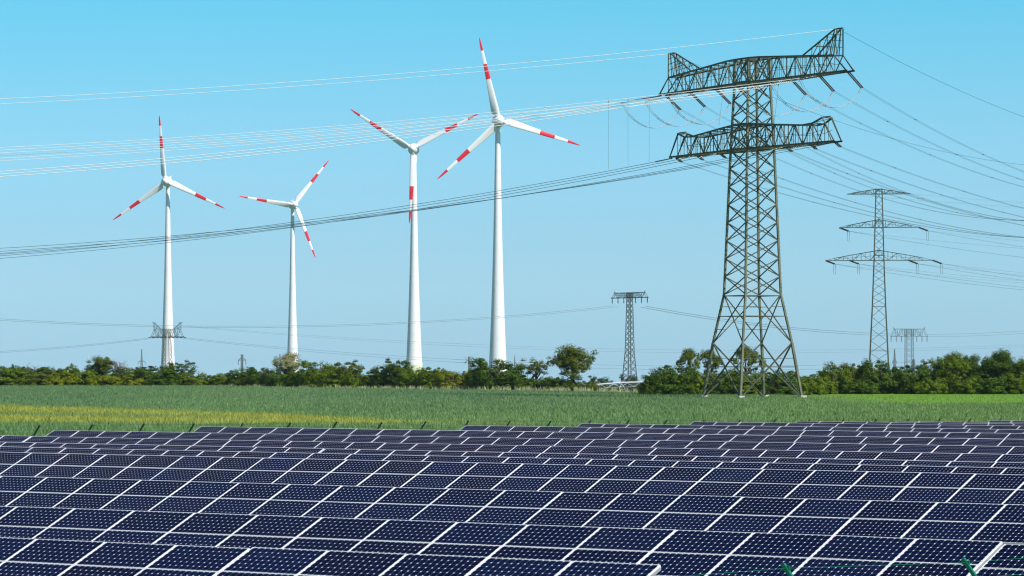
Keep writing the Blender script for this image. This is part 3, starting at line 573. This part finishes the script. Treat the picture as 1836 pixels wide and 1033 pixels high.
def turbine(label, tx, hub, Rpx, phi, yaw, sink=0):
    D = 35*FPX/Rpx; x = (tx-918)/FPX*D; z0 = gz_at(x, D)-sink; hz = CAMZ+(HOR-hub)/FPX*D; H = hz-z0-2.2
    o = thing('wind_turbine', label, 'wind turbine', (x, D, z0), 0, 'wind turbines with red banded blades')
    prof = [(H*f, r) for f, r in ((0, 4.35), (.04, 4.15), (.08, 3.93), (.12, 3.72), (.16, 3.5), (.22, 3.2), (.3, 2.85), (.4, 2.45), (.5, 2.12), (.6, 1.83), (.7, 1.6), (.8, 1.38), (.9, 1.18), (1, 1.02))]
    q = [(z, r) for z, r in prof if z > 12.2]; lo = [(0, 4.35), (3, 4.27), (6, 4.18), (9, 4.08), (12, 3.98)]
    tw = lathe(lo+q, 40, 'z', mi=lambda z: 0 if z >= 11.9 else 1+min(3, int(z//3))); tw.build('tower', [M_white]+M_ring, o, True)
    top = bpy.data.objects.new('nacelle', None)
    nac = lathe([(-4.1, 1.9), (-4.0, 2.4), (-3, 2.62), (-1.5, 2.68), (0, 2.55), (1.5, 2.3), (3, 1.9), (4.5, 1.35), (5.6, .8), (6.0, .3), (6.1, .01)], 32, 'y')
    nac.box((0.6, 2.2, 2.5), (.9, .5, .7)); nac.beam((1.0, 3.4, 1.6), (1.0, 3.4, 3.6), .12); nac.beam((.5, 3.4, 3.55), (1.6, 3.4, 3.55), .1); nac.beam((-.6, 1.2, 2.2), (-.6, 1.2, 3.1), .25)
    nc = nac.build('nacelle', M_white, o, True); nc.location = (0, 0, hz-z0); nc.rotation_euler = (0, 0, -R(yaw))
    sp_ = lathe([(-7.6, .02), (-7.5, .45), (-7.2, .95), (-6.7, 1.5), (-6.1, 1.95), (-5.4, 2.25), (-4.7, 2.42), (-4.25, 2.45), (-4.2, 1.9)], 32, 'y')
    hub_ = sp_.build('hub', M_blade, o, True); hub_.location = nc.location; hub_.rotation_euler = nc.rotation_euler
    for k in range(3):
        b = bpy.data.objects.new('blade', ME_BLADE); COL.objects.link(b); b.parent = o
        M = Matrix.Translation(nc.location) @ Matrix.Rotation(-R(yaw), 4, 'Z') @ Matrix.Translation((0, -5.4, 0)) @ Matrix.Rotation(R(90-(phi+120*k)), 4, 'Y')
        b.matrix_local = M
        col = MB(); col.tube([(0, 0, 1.5), (0, 0, 2.45)], [1.02, .98], 20); cb = col.build('blade_root_collar', M_blade, b, True)
    return o
turbine('leftmost wind turbine, lattice tower standing before its foot', 301, 326, 119, 95.5, 8)
turbine('smallest wind turbine, second from left, one blade pointing left', 524.5, 368, 103, 52, -17)
turbine('third wind turbine, one blade hanging straight down its tower', 742.5, 268, 134, 147.5, 6)
turbine('tallest wind turbine, fourth from left, nearest the big pylon', 892.5, 218, 153, 103.5, -6, 5)

# ------------------------------------------------------------------ lattice pylons
def lerp(a, b, f): return a+(b-a)*f
def corners(s, z, s2=None): s2 = s if s2 is None else s2; return [Vector((-s, -s2, z)), Vector((s, -s2, z)), Vector((s, s2, z)), Vector((-s, s2, z))]
def body(o, levels, nper, lt, bt, mt, single=False, horiz=()):
    """levels: (z, half width); nper: number of braced panels between levels"""
    hw = lambda z: float(np.interp(z, [l[0] for l in levels], [l[1] for l in levels]))
    for c in range(4):
        r = MB()
        for (z0, s0), (z1, s1) in zip(levels[:-1], levels[1:]): r.beam(corners(s0, z0)[c], corners(s1, z1)[c], lt*(1 if z0 < levels[1][0] else .85))
        r.build('leg', M_leg if mt is M_pyl else mt, o)
    r = MB()
    for (z0, s0), (z1, s1), n in zip(levels[:-1], levels[1:], nper):
        if not n: continue
        if n < 0: continue
        zs = [z0+(z1-z0)*i/n for i in range(n+1)]
        for a, b in zip(zs[:-1], zs[1:]):
            A, B = corners(hw(a), a), corners(hw(b), b)
            for i in range(4):
                j = (i+1) % 4; r.beam(A[i], B[j], bt, cap=False)
                if not single: r.beam(A[j]+Vector((0, 0, .01)), B[i], bt, cap=False)
    for z in horiz:
        A = corners(hw(z), z)
        for i in range(4): r.beam(A[i], A[(i+1) % 4], bt)
    if r.f: r.build('bracing', mt, o)
    return hw
def truss_arm(o, z, L, chord, w0, w1, npan, ct, lt, mt, brk=None):
    """box beam both sides along local x; chord(s) height above bottom chord at |s|"""
    r = MB(); Lc = L
    ss = [(brk or Lc)*i/npan for i in range(-npan, npan+1)]
    if brk: ss = [-Lc]+ss+[Lc]
    wd = lambda s: lerp(w0, w1, max(0, (abs(s)-w0)/(Lc-w0)))
    for a, b in zip(ss[:-1], ss[1:]):
        for y in (-1, 1):
            pa, pb = Vector((a, y*wd(a), z)), Vector((b, y*wd(b), z)); qa, qb = pa+Vector((0, 0, chord(a))), pb+Vector((0, 0, chord(b)))
            r.beam(pa, pb, ct*1.15, cap=False)
            if chord(a) > .05 and chord(b) > .05: r.beam(qa, qb, ct, cap=False)
            elif chord(a) > .05 or chord(b) > .05: r.beam(qa, qb, lt, cap=False)
            outer = (pb, qa) if (int(round(abs(a+b)/2*npan/(brk or Lc)-.5)) % 2 == 0) == (a >= 0) else (pa, qb)
            r.beam(outer[0], outer[1], lt*1.15, cap=False)
            m = (pa+pb)/2; mt_ = (qa+qb)/2
            if chord(a) > .05 and chord(b) > .05:
                r.beam(pa, qa, lt*.8, cap=False); r.beam(m, mt_, lt*.5, cap=False); r.beam((pa+qa)/2, (pb+qb)/2, lt*.5, cap=False)
        p = [Vector((a, -wd(a), z)), Vector((a, wd(a), z)), Vector((b, -wd(b), z)), Vector((b, wd(b), z))]
        r.beam(p[0], p[1], lt, cap=False); r.beam(p[0], p[3], lt*.8, cap=False); r.beam(p[1], p[2], lt*.8, cap=False)
        if chord(a) > .05:
            h = Vector((0, 0, chord(a))); r.beam(p[0]+h, p[1]+h, lt, cap=False)
            if chord(b) > .05: r.beam(p[0]+h, p[3]+Vector((0, 0, chord(b))), lt*.7, cap=False)
    return r, wd
def string_mesh(r, p, q, w=.12, pitch=.3, gap=.35):
    """double insulator string from p to q: ribbed"""
    p = Vector(p); q = Vector(q); d = q-p; side = d.cross(Vector((0, 0, 1))).normalized()*gap/2; n = max(3, int(d.length/pitch))
    for s in (-1, 1):
        pts = []; rr = []
        for i in range(n):
            for f, k in ((.1, .45), (.3, 1), (.6, 1), (.8, .45)): pts.append(p+side*s+d*((i+f)/n)); rr.append(w*k)
        r.tube(pts, rr, 6)
    r.beam(p-side*1.5, p+side*1.5, .08); r.beam(q-side*1.5, q+side*1.5, .08)
def wire(label, p, q, sag, rad, matr, cat='power line', group=None, n=40, bundle=((0, 0),), spacers=0, sides=4):
    p = Vector(p); q = Vector(q); d = (q-p).normalized(); side = d.cross(Vector((0, 0, 1))).normalized(); mb = MB()
    f_ = lambda f: p.lerp(q, f)-Vector((0, 0, 4*sag*f*(1-f)))
    for (a, b) in bundle: mb.tube([f_(i/n)+side*a+Vector((0, 0, b))-p for i in range(n+1)], rad, sides)
    if spacers:
        for k in range(spacers):
            c = f_((k+.7)/(spacers+.4))-p
            for (a, b), (a2, b2) in zip(bundle, bundle[1:]+bundle[:1]): mb.beam(c+side*a+Vector((0, 0, b)), c+side*a2+Vector((0, 0, b2)), .05)
            mb.box(c, (.12, .12, .16))
    o = mb.build('overhead_wire', matr); o.location = p; return tag(o, label, cat, group)
BV = ((0, .22), (0, -.22)); BQ = ((-.2, .2), (.2, .2), (.2, -.2), (-.2, -.2)); B2 = ((-.2, 0), (.2, 0))

# --- the big anchor pylon
PD = 602.0; pc = Vector(((1349-918)/FPX*PD, PD, 0)); pc.z = gz_at(pc.x, PD)
ANG = math.atan2(-.885, .465)
big = thing('transmission_pylon', 'huge dark lattice pylon with two wide crossarms, nearest and largest', 'pylon', pc, ANG, 'lattice electricity pylons')
LV = [(0, 5.95), (9.07, 4.75), (17.1, 3.42), (41.0, 2.62), (52.2, 2.14), (56.3, 2.05)]
hwb = body(big, LV, [0, 1, 8, 4, 1], .38, .15, M_pyl, horiz=(16.9, 41.3, 45.4, 52.4, 56.2))
r = MB()
for (z0, z1) in ((0, 9.07),):      # lower K panel with secondary members
    A, B = corners(hwb(z0), z0), corners(hwb(z1), z1); m5 = corners(hwb(5.1), 5.1)
    for i in range(4):
        j = (i+1) % 4; c = (A[i]+B[j])/2
        r.beam(A[i], B[j], .2); r.beam(A[j], B[i], .2); r.beam(m5[i], m5[j], .13)
        X = lerp(A[i], B[j], .52)
        for f in (.3, .72):
            la = lerp(A[i], B[i], f); lb = lerp(A[j], B[j], f)
            if f < .5: r.beam(la, lerp(A[i], B[j], .3), .1); r.beam(lb, lerp(A[j], B[i], .3), .1); r.beam(lerp(A[i], B[i], .5), lerp(A[i], B[j], .3), .1); r.beam(lerp(A[j], B[j], .5), lerp(A[j], B[i], .3), .1)
            else: r.beam(la, lerp(A[j], B[i], .72), .1); r.beam(lb, lerp(A[i], B[j], .72), .1)
A, B = corners(hwb(9.07), 9.07), corners(hwb(17.1), 17.1); m13 = corners(hwb(13.5), 13.5)
for i in range(4):
    j = (i+1) % 4; r.beam(m13[i], m13[j], .13)
    for f in (.28, .75):
        la = lerp(A[i], B[i], f); lb = lerp(A[j], B[j], f); g1 = f if f < .5 else f
        r.beam(la, lerp(A[i], B[j], f) if f < .5 else lerp(A[j], B[i], f), .09); r.beam(lb, lerp(A[j], B[i], f) if f < .5 else lerp(A[i], B[j], f), .09)
r.build('secondary_bracing', M_pyl, big)
r = MB()                        # step bolts on the legs
for c in (0, 1, 2, 3):
    z = 1.5
    while z < 52:
        p = corners(hwb(z), z)[c]; d = Vector((p.x, p.y, 0)).normalized(); r.beam(p, p+d*.33, .05); z += .62
r.build('step_bolt', M_pyl, big)
r = MB()
for c in corners(5.98, .12): r.box((c.x, c.y, c.z-.2), (1.1, 1.1, .9))
r.build('footing', M_cap, big)
def ch_top(s):
    a = abs(s); return lerp(4.0, 2.7, max(0, a-4)/22.2) if a <= 26.3 else (0 if a > 26.8 else 2.7)
def ch_low(s):
    a = abs(s)
    return 4.0 if a < 3 else lerp(4.0, 2.9, (a-3)/16.5) if a <= 19.5 else lerp(2.9, 3.9, (a-19.5)/3.2) if a <= 22.8 else (3.9 if a < 23.4 else 0)
ra, wdt = truss_arm(big, 52.2, 29.7, ch_top, 2.14, .7, 10, .24, .11, M_pyl, 26.2)
arm1 = ra.build('crossarm', M_pyl, big)
rb, wdl = truss_arm(big, 41.2, 26.1, ch_low, 2.62, .7, 9, .24, .11, M_pyl, 22.9)
arm2 = rb.build('crossarm', M_pyl, big)
for sgn in (-1, 1):             # earth wire horns on the upper arm
    r = MB(); xe, xi, zt = 26.2*sgn, 17.6*sgn, 52.2
    for y in (-1, 1):
        a, b, t_ = Vector((xi, y*wdt(xi), zt+ch_top(xi))), Vector((xe, y*wdt(xe), zt+2.7)), Vector((xe*.995, y*.55, zt+6.9)); t2 = Vector((xe*1.02, y*.55, zt+6.9))
        r.beam(a, t_, .2); r.beam(b, t2, .17); r.beam(Vector((xe*.955, y*wdt(xe), zt+2.7)), t_, .12); r.beam(b, Vector((29.5*sgn, y*.7, zt)), .13)
        for f, gg in ((.3, .35), (.55, .6), (.78, .8)):
            p_ = lerp(a, t_, f); q_ = Vector((p_.x, y*wdt(p_.x), zt+2.75)); r.beam(p_, q_, .09); r.beam(q_, lerp(a, t_, min(1, f+.24)), .09); r.beam(lerp(b, t2, f), lerp(a, t_, f*.9+.1), .08)
    for f in (0, .35, .7, 1): r.beam(lerp(Vector((xi, -wdt(xi), zt+ch_top(xi))), Vector((xe, -.55, zt+6.9)), f), lerp(Vector((xi, wdt(xi), zt+ch_top(xi))), Vector((xe, .55, zt+6.9)), f), .08)
    r.beam((xe-.7*sgn, 0, zt+6.95), (xe+1.3*sgn, 0, zt+6.95), .22)
    r.build('earth_wire_horn', M_pyl, arm1)
    r = MB(); r.beam((22.6*sgn, -.9, 45.15), (22.6*sgn, .9, 45.15), .16); r.beam((21.6*sgn, 0, 45.3), (24*sgn, 0, 45.3), .16)
    for y in (-1, 1): r.beam((22.9*sgn, y*.8, 45.0), (25.9*sgn, y*.7, 41.3), .11)
    r.build('arm_end_peak', M_pyl, arm2)
def toworld(v): return pc+Matrix.Rotation(ANG, 3, 'Z') @ Vector(v)
def local(w): return Matrix.Rotation(-ANG, 3, 'Z') @ (Vector(w)-pc)
LD = Vector((-math.sin(R(78)), math.cos(R(78)), 0)); RD = Vector((math.sin(R(22)), math.cos(R(22)), 0))
SPAN = 380.0
posn = {1: 'outermost near', 2: 'middle near', 3: 'inner near', -1: 'outermost far', -2: 'middle far', -3: 'inner far'}
for zz_, ss, names, arm, nm in ((52.0, (28.9, 20.5, 12.0), (1, 2, 3), arm1, 'upper'), (41.0, (25.2, 18.0, 10.5), (1, 2, 3), arm2, 'lower')):
    for sg in (1, -1):
        for s, k in zip(ss, names):
            sg_s = sg*s; wv = (wdt if nm == 'upper' else wdl)(s)
            a0 = toworld((sg_s, -wv if nm == 'x' else 0, zz_)); 
            up_ = nm == 'upper'; l1 = a0+LD*(7.6 if up_ else 3.6)+Vector((0, 0, -.7-.35*k if up_ else -.6)); r1 = a0+RD*(8.0 if up_ else 3.0)+Vector((0, 0, -1.9 if up_ else -.5))
            i1 = MB(); string_mesh(i1, local(a0+LD*.6), local(l1)); i1.build('insulator_string', M_ins if k == 1 else M_inw, arm)
            i2 = MB(); string_mesh(i2, local(a0+RD*.6), local(r1)); i2.build('insulator_string', M_ins, arm)
            if nm == 'upper':
                j = MB(); A_, B_ = local(l1), local(r1)
                for off in (-.3, .3):
                    pts = []
                    for i in range(15):
                        f = i/14; pts.append(A_.lerp(B_, f)+Vector((off, 0, -3.8*max(0, 1-(2*f-1)**2)**.8)))
                    j.tube(pts, .042, 5)
                    for i in (3, 7, 11): j.beam(pts[i]-Vector((off*2, 0, 0)), pts[i], .06)
                j.build('jumper_cable', M_jump, arm)
            where = posn[sg*k]+' end of the '+nm+' crossarm' if k == 1 else posn[sg*k]+' position of the '+nm+' crossarm'
            if nm == 'upper': sL, sR, ml = (10.0+.3*k if sg > 0 else 12.5+.35*k), 11-.6*k*sg, M_al
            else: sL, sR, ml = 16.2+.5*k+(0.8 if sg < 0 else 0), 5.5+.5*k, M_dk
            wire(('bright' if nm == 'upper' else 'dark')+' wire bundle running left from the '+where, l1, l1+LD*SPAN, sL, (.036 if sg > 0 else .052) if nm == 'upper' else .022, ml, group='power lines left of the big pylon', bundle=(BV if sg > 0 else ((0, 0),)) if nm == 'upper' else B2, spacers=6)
            wire('thin wire bundle running right from the '+where, r1, r1+RD*SPAN, sR, .022, M_dk, group='power lines right of the big pylon', bundle=B2, spacers=8)
for sg in (1, -1):
    h = toworld((26.3*sg, 0, 59.1)); nm = 'near right' if sg > 0 else 'far left'
    wire('single bright earth wire running left from the '+nm+' horn of the big pylon', h, h+LD*SPAN, 9.7 if sg > 0 else 7.9, .04, M_al, group='earth wires of the big pylon')
    wire('single thin earth wire running right from the '+nm+' horn of the big pylon', h, h+RD*SPAN, 7.5, .03, M_dk, group='earth wires of the big pylon')
for i, (px_, y0, y1, D_) in enumerate(((1091, 178, 303, 606), (1126, 176, 300, 612), (1164, 172, 292, 606), (1297, 160, 225, 600), (1396, 150, 222, 590))):
    a, b = P(px_, y0, D_), P(px_-(8 if i > 2 else 0), y1, D_); m_ = MB(); m_.tube([Vector((0, 0, 0)), (b-a)], .022, 4); m_.tube([(b-a)*.02, (b-a)*.06], .07, 6)
    o = m_.build('vertical_dropper', M_gr); o.location = a
    tag(o, ['leftmost', 'second from left', 'third from left', 'fourth, short, left of the pylon body,', 'short, right of the pylon body,'][i]+' thin vertical wire hanging below the upper lines', 'wire', 'vertical wires between upper and lower lines')

# --- tall three armed pylon
D2 = 1000.0; c2 = Vector(((1576-918)/FPX*D2, D2, 0)); c2.z = gz_at(c2.x, D2); K = D2/FPX
def zy(y, D=D2, c=None): return CAMZ+(HOR-y)/FPX*D-(c or c2).z
tall = thing('transmission_pylon', 'tall slim lattice pylon with three level crossarms at right', 'pylon', c2, R(-8), 'lattice electricity pylons')
H2 = zy(338); lv = [(0, 25*K/1.06), (zy(655), 18.0*K/1.06), (zy(547), 12.5*K/1.06), (zy(467), 9.4*K/1.06), (zy(345), 5.9*K/1.06), (H2, 5.6*K/1.06)]
body(tall, lv, [2, 5, 6, 9, 1], .26, .11, M_pyl2, single=True, horiz=(zy(628), zy(550), zy(467), zy(458), zy(408), zy(398), zy(348)))
for (ya, half, hh, tips_) in ((348, 57, 9, ()), (408, 70, 14, (1,)), (467, 94.5, 18, (1, .55))):
    z_ = zy(ya); L_ = half*K/.99; h_ = hh*K
    ch = lambda s, L_=L_, h_=h_: max(0.02, h_*max(0, 1-abs(s)/L_)**.85)
    rr_, _w = truss_arm(tall, z_, L_, ch, .95, .25, 6, .15, .08, M_pyl2); ar = rr_.build('crossarm', M_pyl2, tall)
    for tp in tips_:
        for sg in (-1, 1):
            a = Vector((sg*L_*tp, 0, z_)); b = a+Vector((2.5, 0.6, -.95)); i_ = MB(); string_mesh(i_, a, b, .26, .35, .6); i_.build('insulator_string', M_ins, ar)
            j_ = MB()
            for o_ in (-.25, .25): j_.tube([b+Vector((o_, 0, 0)), b+Vector((o_-.1, 0, -1.5)), b+Vector((o_-.05, 0, -2.6)), b+Vector((o_*.4, 0, -2.9))], .05, 4)
            j_.build('jumper_cable', M_gr, ar)
            bw = c2+Matrix.Rotation(R(-8), 3, 'Z') @ b; lab = ('right' if sg > 0 else 'left')+(' tip' if tp == 1 else ' inner point')+' of the '+('middle' if ya == 408 else 'lowest')+' arm, tall slim pylon'
            wire('thin wire curving near from the '+lab, bw, bw+Vector((300, -120, 4)), 11.5, .022, M_gr, group='power lines of the tall slim pylon', bundle=B2, spacers=7)
            wire('thin wire curving away from the '+lab, bw, bw+Vector((260, 260, 2)), 9.0, .022, M_gr, group='power lines of the tall slim pylon', bundle=B2, spacers=7)
for sg in (-1, 1):
    bw = c2+Matrix.Rotation(R(-8), 3, 'Z') @ Vector((sg*57*K, 0, zy(348))); lab = ('right' if sg > 0 else 'left')+' tip of the top arm, tall slim pylon'
    wire('faint earth wire running right from the '+lab, bw, bw+Vector((300, -120, 2)), 9, .02, M_gr, group='power lines of the tall slim pylon')

# --- low wide pylons (single box arm with hanging insulators)
def low_pylon(label, px, D, yb, yt, armpx, rot, topw, basew, nins, mt, horns=0, waist=None, dead=False, lt=.16, bt=.08, npan=(6, 10)):
    c = Vector(((px-918)/FPX*D, D, 0)); c.z = gz_at(c.x, D); K_ = D/FPX; z_ = lambda y: CAMZ+(HOR-y)/FPX*D-c.z
    o = thing('transmission_pylon', label, 'pylon', c, rot, 'lattice electricity pylons'); zb, zt = z_(yb), z_(yt)
    f = abs(math.cos(rot))+abs(math.sin(rot)); lv_ = [(0, basew*K_/2/f), (zb*.42, waist*K_/2/f), (zb, topw*K_/2/f), (zt, topw*K_/2/f)]
    body(o, lv_, [npan[0], npan[1], 1], lt, bt, mt, horiz=(zb*.42, zb, zt))
    L_ = armpx*K_/2/abs(math.cos(rot)); hh = zt-zb; xe = L_*.86
    ch = lambda s: hh if abs(s) <= xe+.01 else 0.02
    rr_, _w = truss_arm(o, zb, L_, ch, topw*K_/2/f, topw*K_/2/f*.55, 5, lt, bt, mt); ar = rr_.build('crossarm', mt, o)
    for sg in (-1, 1):
        hm = MB()
        if horns:
            for y in (-.5, .5): hm.beam((sg*xe*.5, y, zt), (sg*xe, y, zt+horns), lt*.8); hm.beam((sg*xe, y, zt), (sg*xe, y, zt+horns), lt*.6); hm.beam((sg*xe*.75, y, zt), (sg*xe, y, zt+horns*.5), bt); hm.beam((sg*xe*.75, y, zt), (sg*xe*.75, y, zt+horns*.5), bt)
            hm.beam((sg*xe-.8, 0, zt+horns), (sg*xe+.8, 0, zt+horns), lt)
        else: hm.beam((sg*xe, 0, zt), (sg*xe, 0, zt+3*K_), lt); hm.beam((sg*xe*.94, 0, zt), (sg*xe, 0, zt+2*K_), bt)
        hm.build('earth_wire_peak', mt, ar)
    for i in range(nins):
        s = L_*(-1+2*i/(nins-1)) if nins > 1 else 0
        if abs(s) < topw*K_/2/f: continue
        im = MB()
        if dead:
            for q in (-1, 1): string_mesh(im, (s, 0, zb), (s, q*2.6, zb-.4), .18, .4, .3)
        else: string_mesh(im, (s, 0, zb), (s, 0, zb-10*K_), .15, .35, .3)
        im.build('insulator_string', M_ins, ar)
    return c, z_
low_pylon('small lattice pylon with one narrow box arm between hedgerow and thicket', 1129, 1000, 534, 525, 60, R(-58), 10.5, 31, 7, M_pyl2, waist=16.5)
low_pylon('short wide armed pylon behind the hedge near the right edge', 1630, 1300, 603, 590, 66, R(12), 14, 22, 8, M_pyl2, waist=15, npan=(5, 6), lt=.14, bt=.06)
low_pylon('horned lattice pylon standing in front of the leftmost turbine tower', 300, 1500, 604, 590, 58, R(-20), 12, 24, 9, M_pyl2, horns=2.6, waist=18, dead=True, lt=.16, bt=.09, npan=(5, 6))
# --- faint far masts
def far_mast(label, px, D, ytop, wpx, arms=(), spire=True):
    x = (px-918)/FPX*D; z0 = gz_at(x, D); K_ = D/FPX; H_ = CAMZ+(HOR-ytop)/FPX*D-z0
    o = thing('distant_mast', label, 'mast', (x, D, z0), R(20), 'faint masts on the horizon')
    s0 = wpx*K_/2/1.3; lv_ = [(0, s0*1.3), (H_*.62, s0*.75), (H_*.99, s0*(.15 if spire else .75))]
    body(o, lv_, [5, 6], .32, .16, M_far, horiz=(H_*.62,))
    for (y, hw_) in arms:
        z_ = CAMZ+(HOR-y)/FPX*D-z0; a = MB(); h_ = hw_*K_
        for q in (-.4, .4): a.beam((-h_, q, z_), (h_, q, z_), .35); a.beam((-h_, q, z_), (0, q, z_+1.6), .22); a.beam((h_, q, z_), (0, q, z_+1.6), .22)
        for e_ in (-1, 1): a.beam((e_*h_, 0, z_), (e_*h_, 0, z_-2.4), .3)
        a.build('crossarm', M_far, o)
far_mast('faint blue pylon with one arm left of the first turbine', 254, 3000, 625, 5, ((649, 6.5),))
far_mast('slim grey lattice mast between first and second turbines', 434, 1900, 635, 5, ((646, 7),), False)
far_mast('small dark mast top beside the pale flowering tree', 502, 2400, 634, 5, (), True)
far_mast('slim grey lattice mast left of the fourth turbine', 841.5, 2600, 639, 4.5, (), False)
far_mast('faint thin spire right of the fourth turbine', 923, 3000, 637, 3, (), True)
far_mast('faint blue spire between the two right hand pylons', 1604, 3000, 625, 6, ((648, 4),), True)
far_mast('small grey mast just right of the short wide pylon', 1638, 2300, 644, 5, (), False)

# --- distant lines
def span(label, a, b, sag, rad=.035, bundle=B2, m=M_gr): wire(label, a, b, sag, rad, m, group='thin distant power lines', bundle=bundle)
for i, w_ in enumerate(('upper', 'lower')):
    span(w_+' thin wire from the small box armed pylon to the left edge', P(1102+i*8, 548+2*i, 1000-i*6), P(-260, 551+3*i, 905+i*8), 5.2)
    span(w_+' thin wire from the small box armed pylon to the right', P(1158-i*8, 549+2*i, 1000+i*6), P(2050, 566+6*i, 1150+12*i), 6.8)
    span(w_+' thin wire from the horned pylon to the left edge', P(268+i*6, 606+i, 1500), P(-500, 628+4*i, 1500), 4.2, .045)
    span(w_+' thin wire from the horned pylon to the right', P(334-i*6, 606+i, 1500), P(2300, 598+6*i, 1500), 12.6+i*.8, .05)
    span(('left' if i else 'right')+' faint earth wire of the horned pylon', P(328, 584+i, 1500), P(2300, 590, 1500), 9.5+i, .03, ((0, 0),))

# --- irrigation boom beyond the field edge
D3 = 930.0; a3, b3 = P(1052, 691, D3), P(1172, 684.5, D3+20)
ib = thing('irrigation_boom', 'long white irrigation boom on spindly supports beyond the field', 'irrigation boom', a3); m_ = MB()
d3 = b3-a3; M_boom = mat('boom_galvanised', (.62, .64, .66), .4, .2)
m_.tube([Vector((0, 0, 0)), d3*.5+Vector((0, 0, .25)), d3], .17, 8); m_.build('pipe', M_boom, ib)
m_ = MB()
for i in range(5):
    f0, f1 = i/5, (i+1)/5; p_, q_ = d3*f0, d3*f1; mid = (p_+q_)/2-Vector((0, 0, .95)); m_.beam(p_, mid, .06); m_.beam(mid, q_, .06); m_.beam(mid, (p_+q_)/2, .05)
    if i: m_.beam(mid, d3*((i-.5)/5)-Vector((0, 0, .95)), .04)
m_.build('truss', M_boom, ib)
for f in (.06, .52, .93):
    p_ = d3*f; gz_ = gz_at(a3.x+p_.x, a3.y+p_.y)-a3.z
    m_ = MB(); m_.beam(p_, (p_.x-.9, p_.y-1, gz_+.6), .09); m_.beam(p_, (p_.x+.9, p_.y+1, gz_+.6), .09); m_.beam((p_.x-.9, p_.y-1, gz_+.6), (p_.x+.9, p_.y+1, gz_+.6), .09); m_.build('support_frame', M_boom, ib)
    for e_ in (-1, 1):
        wm = MB(); c_ = Vector((p_.x+e_*.9, p_.y+e_, gz_+.5)); wm.tube([c_-Vector((.12, .1, 0)), c_+Vector((.12, .1, 0))], .55, 14); wm.build('wheel', M_black, ib)

# ------------------------------------------------------------------ haze
hz_ = MB(); hz_.box((0, 2600, 75), (7000, 5600, 260))
hm = bpy.data.materials.new('haze_air'); hm.use_nodes = True; hm.node_tree.nodes.clear()
vo = hm.node_tree.nodes.new('ShaderNodeOutputMaterial'); pv = hm.node_tree.nodes.new('ShaderNodeVolumePrincipled')
pv.inputs['Color'].default_value = (0.72, 0.86, 1.0, 1); pv.inputs['Density'].default_value = 0.00003; pv.inputs['Anisotropy'].default_value = 0.3
hm.node_tree.links.new(pv.outputs[0], vo.inputs['Volume'])
tag(hz_.build('haze', hm), 'thin blue summer haze over the far fields', 'haze', kind='stuff')
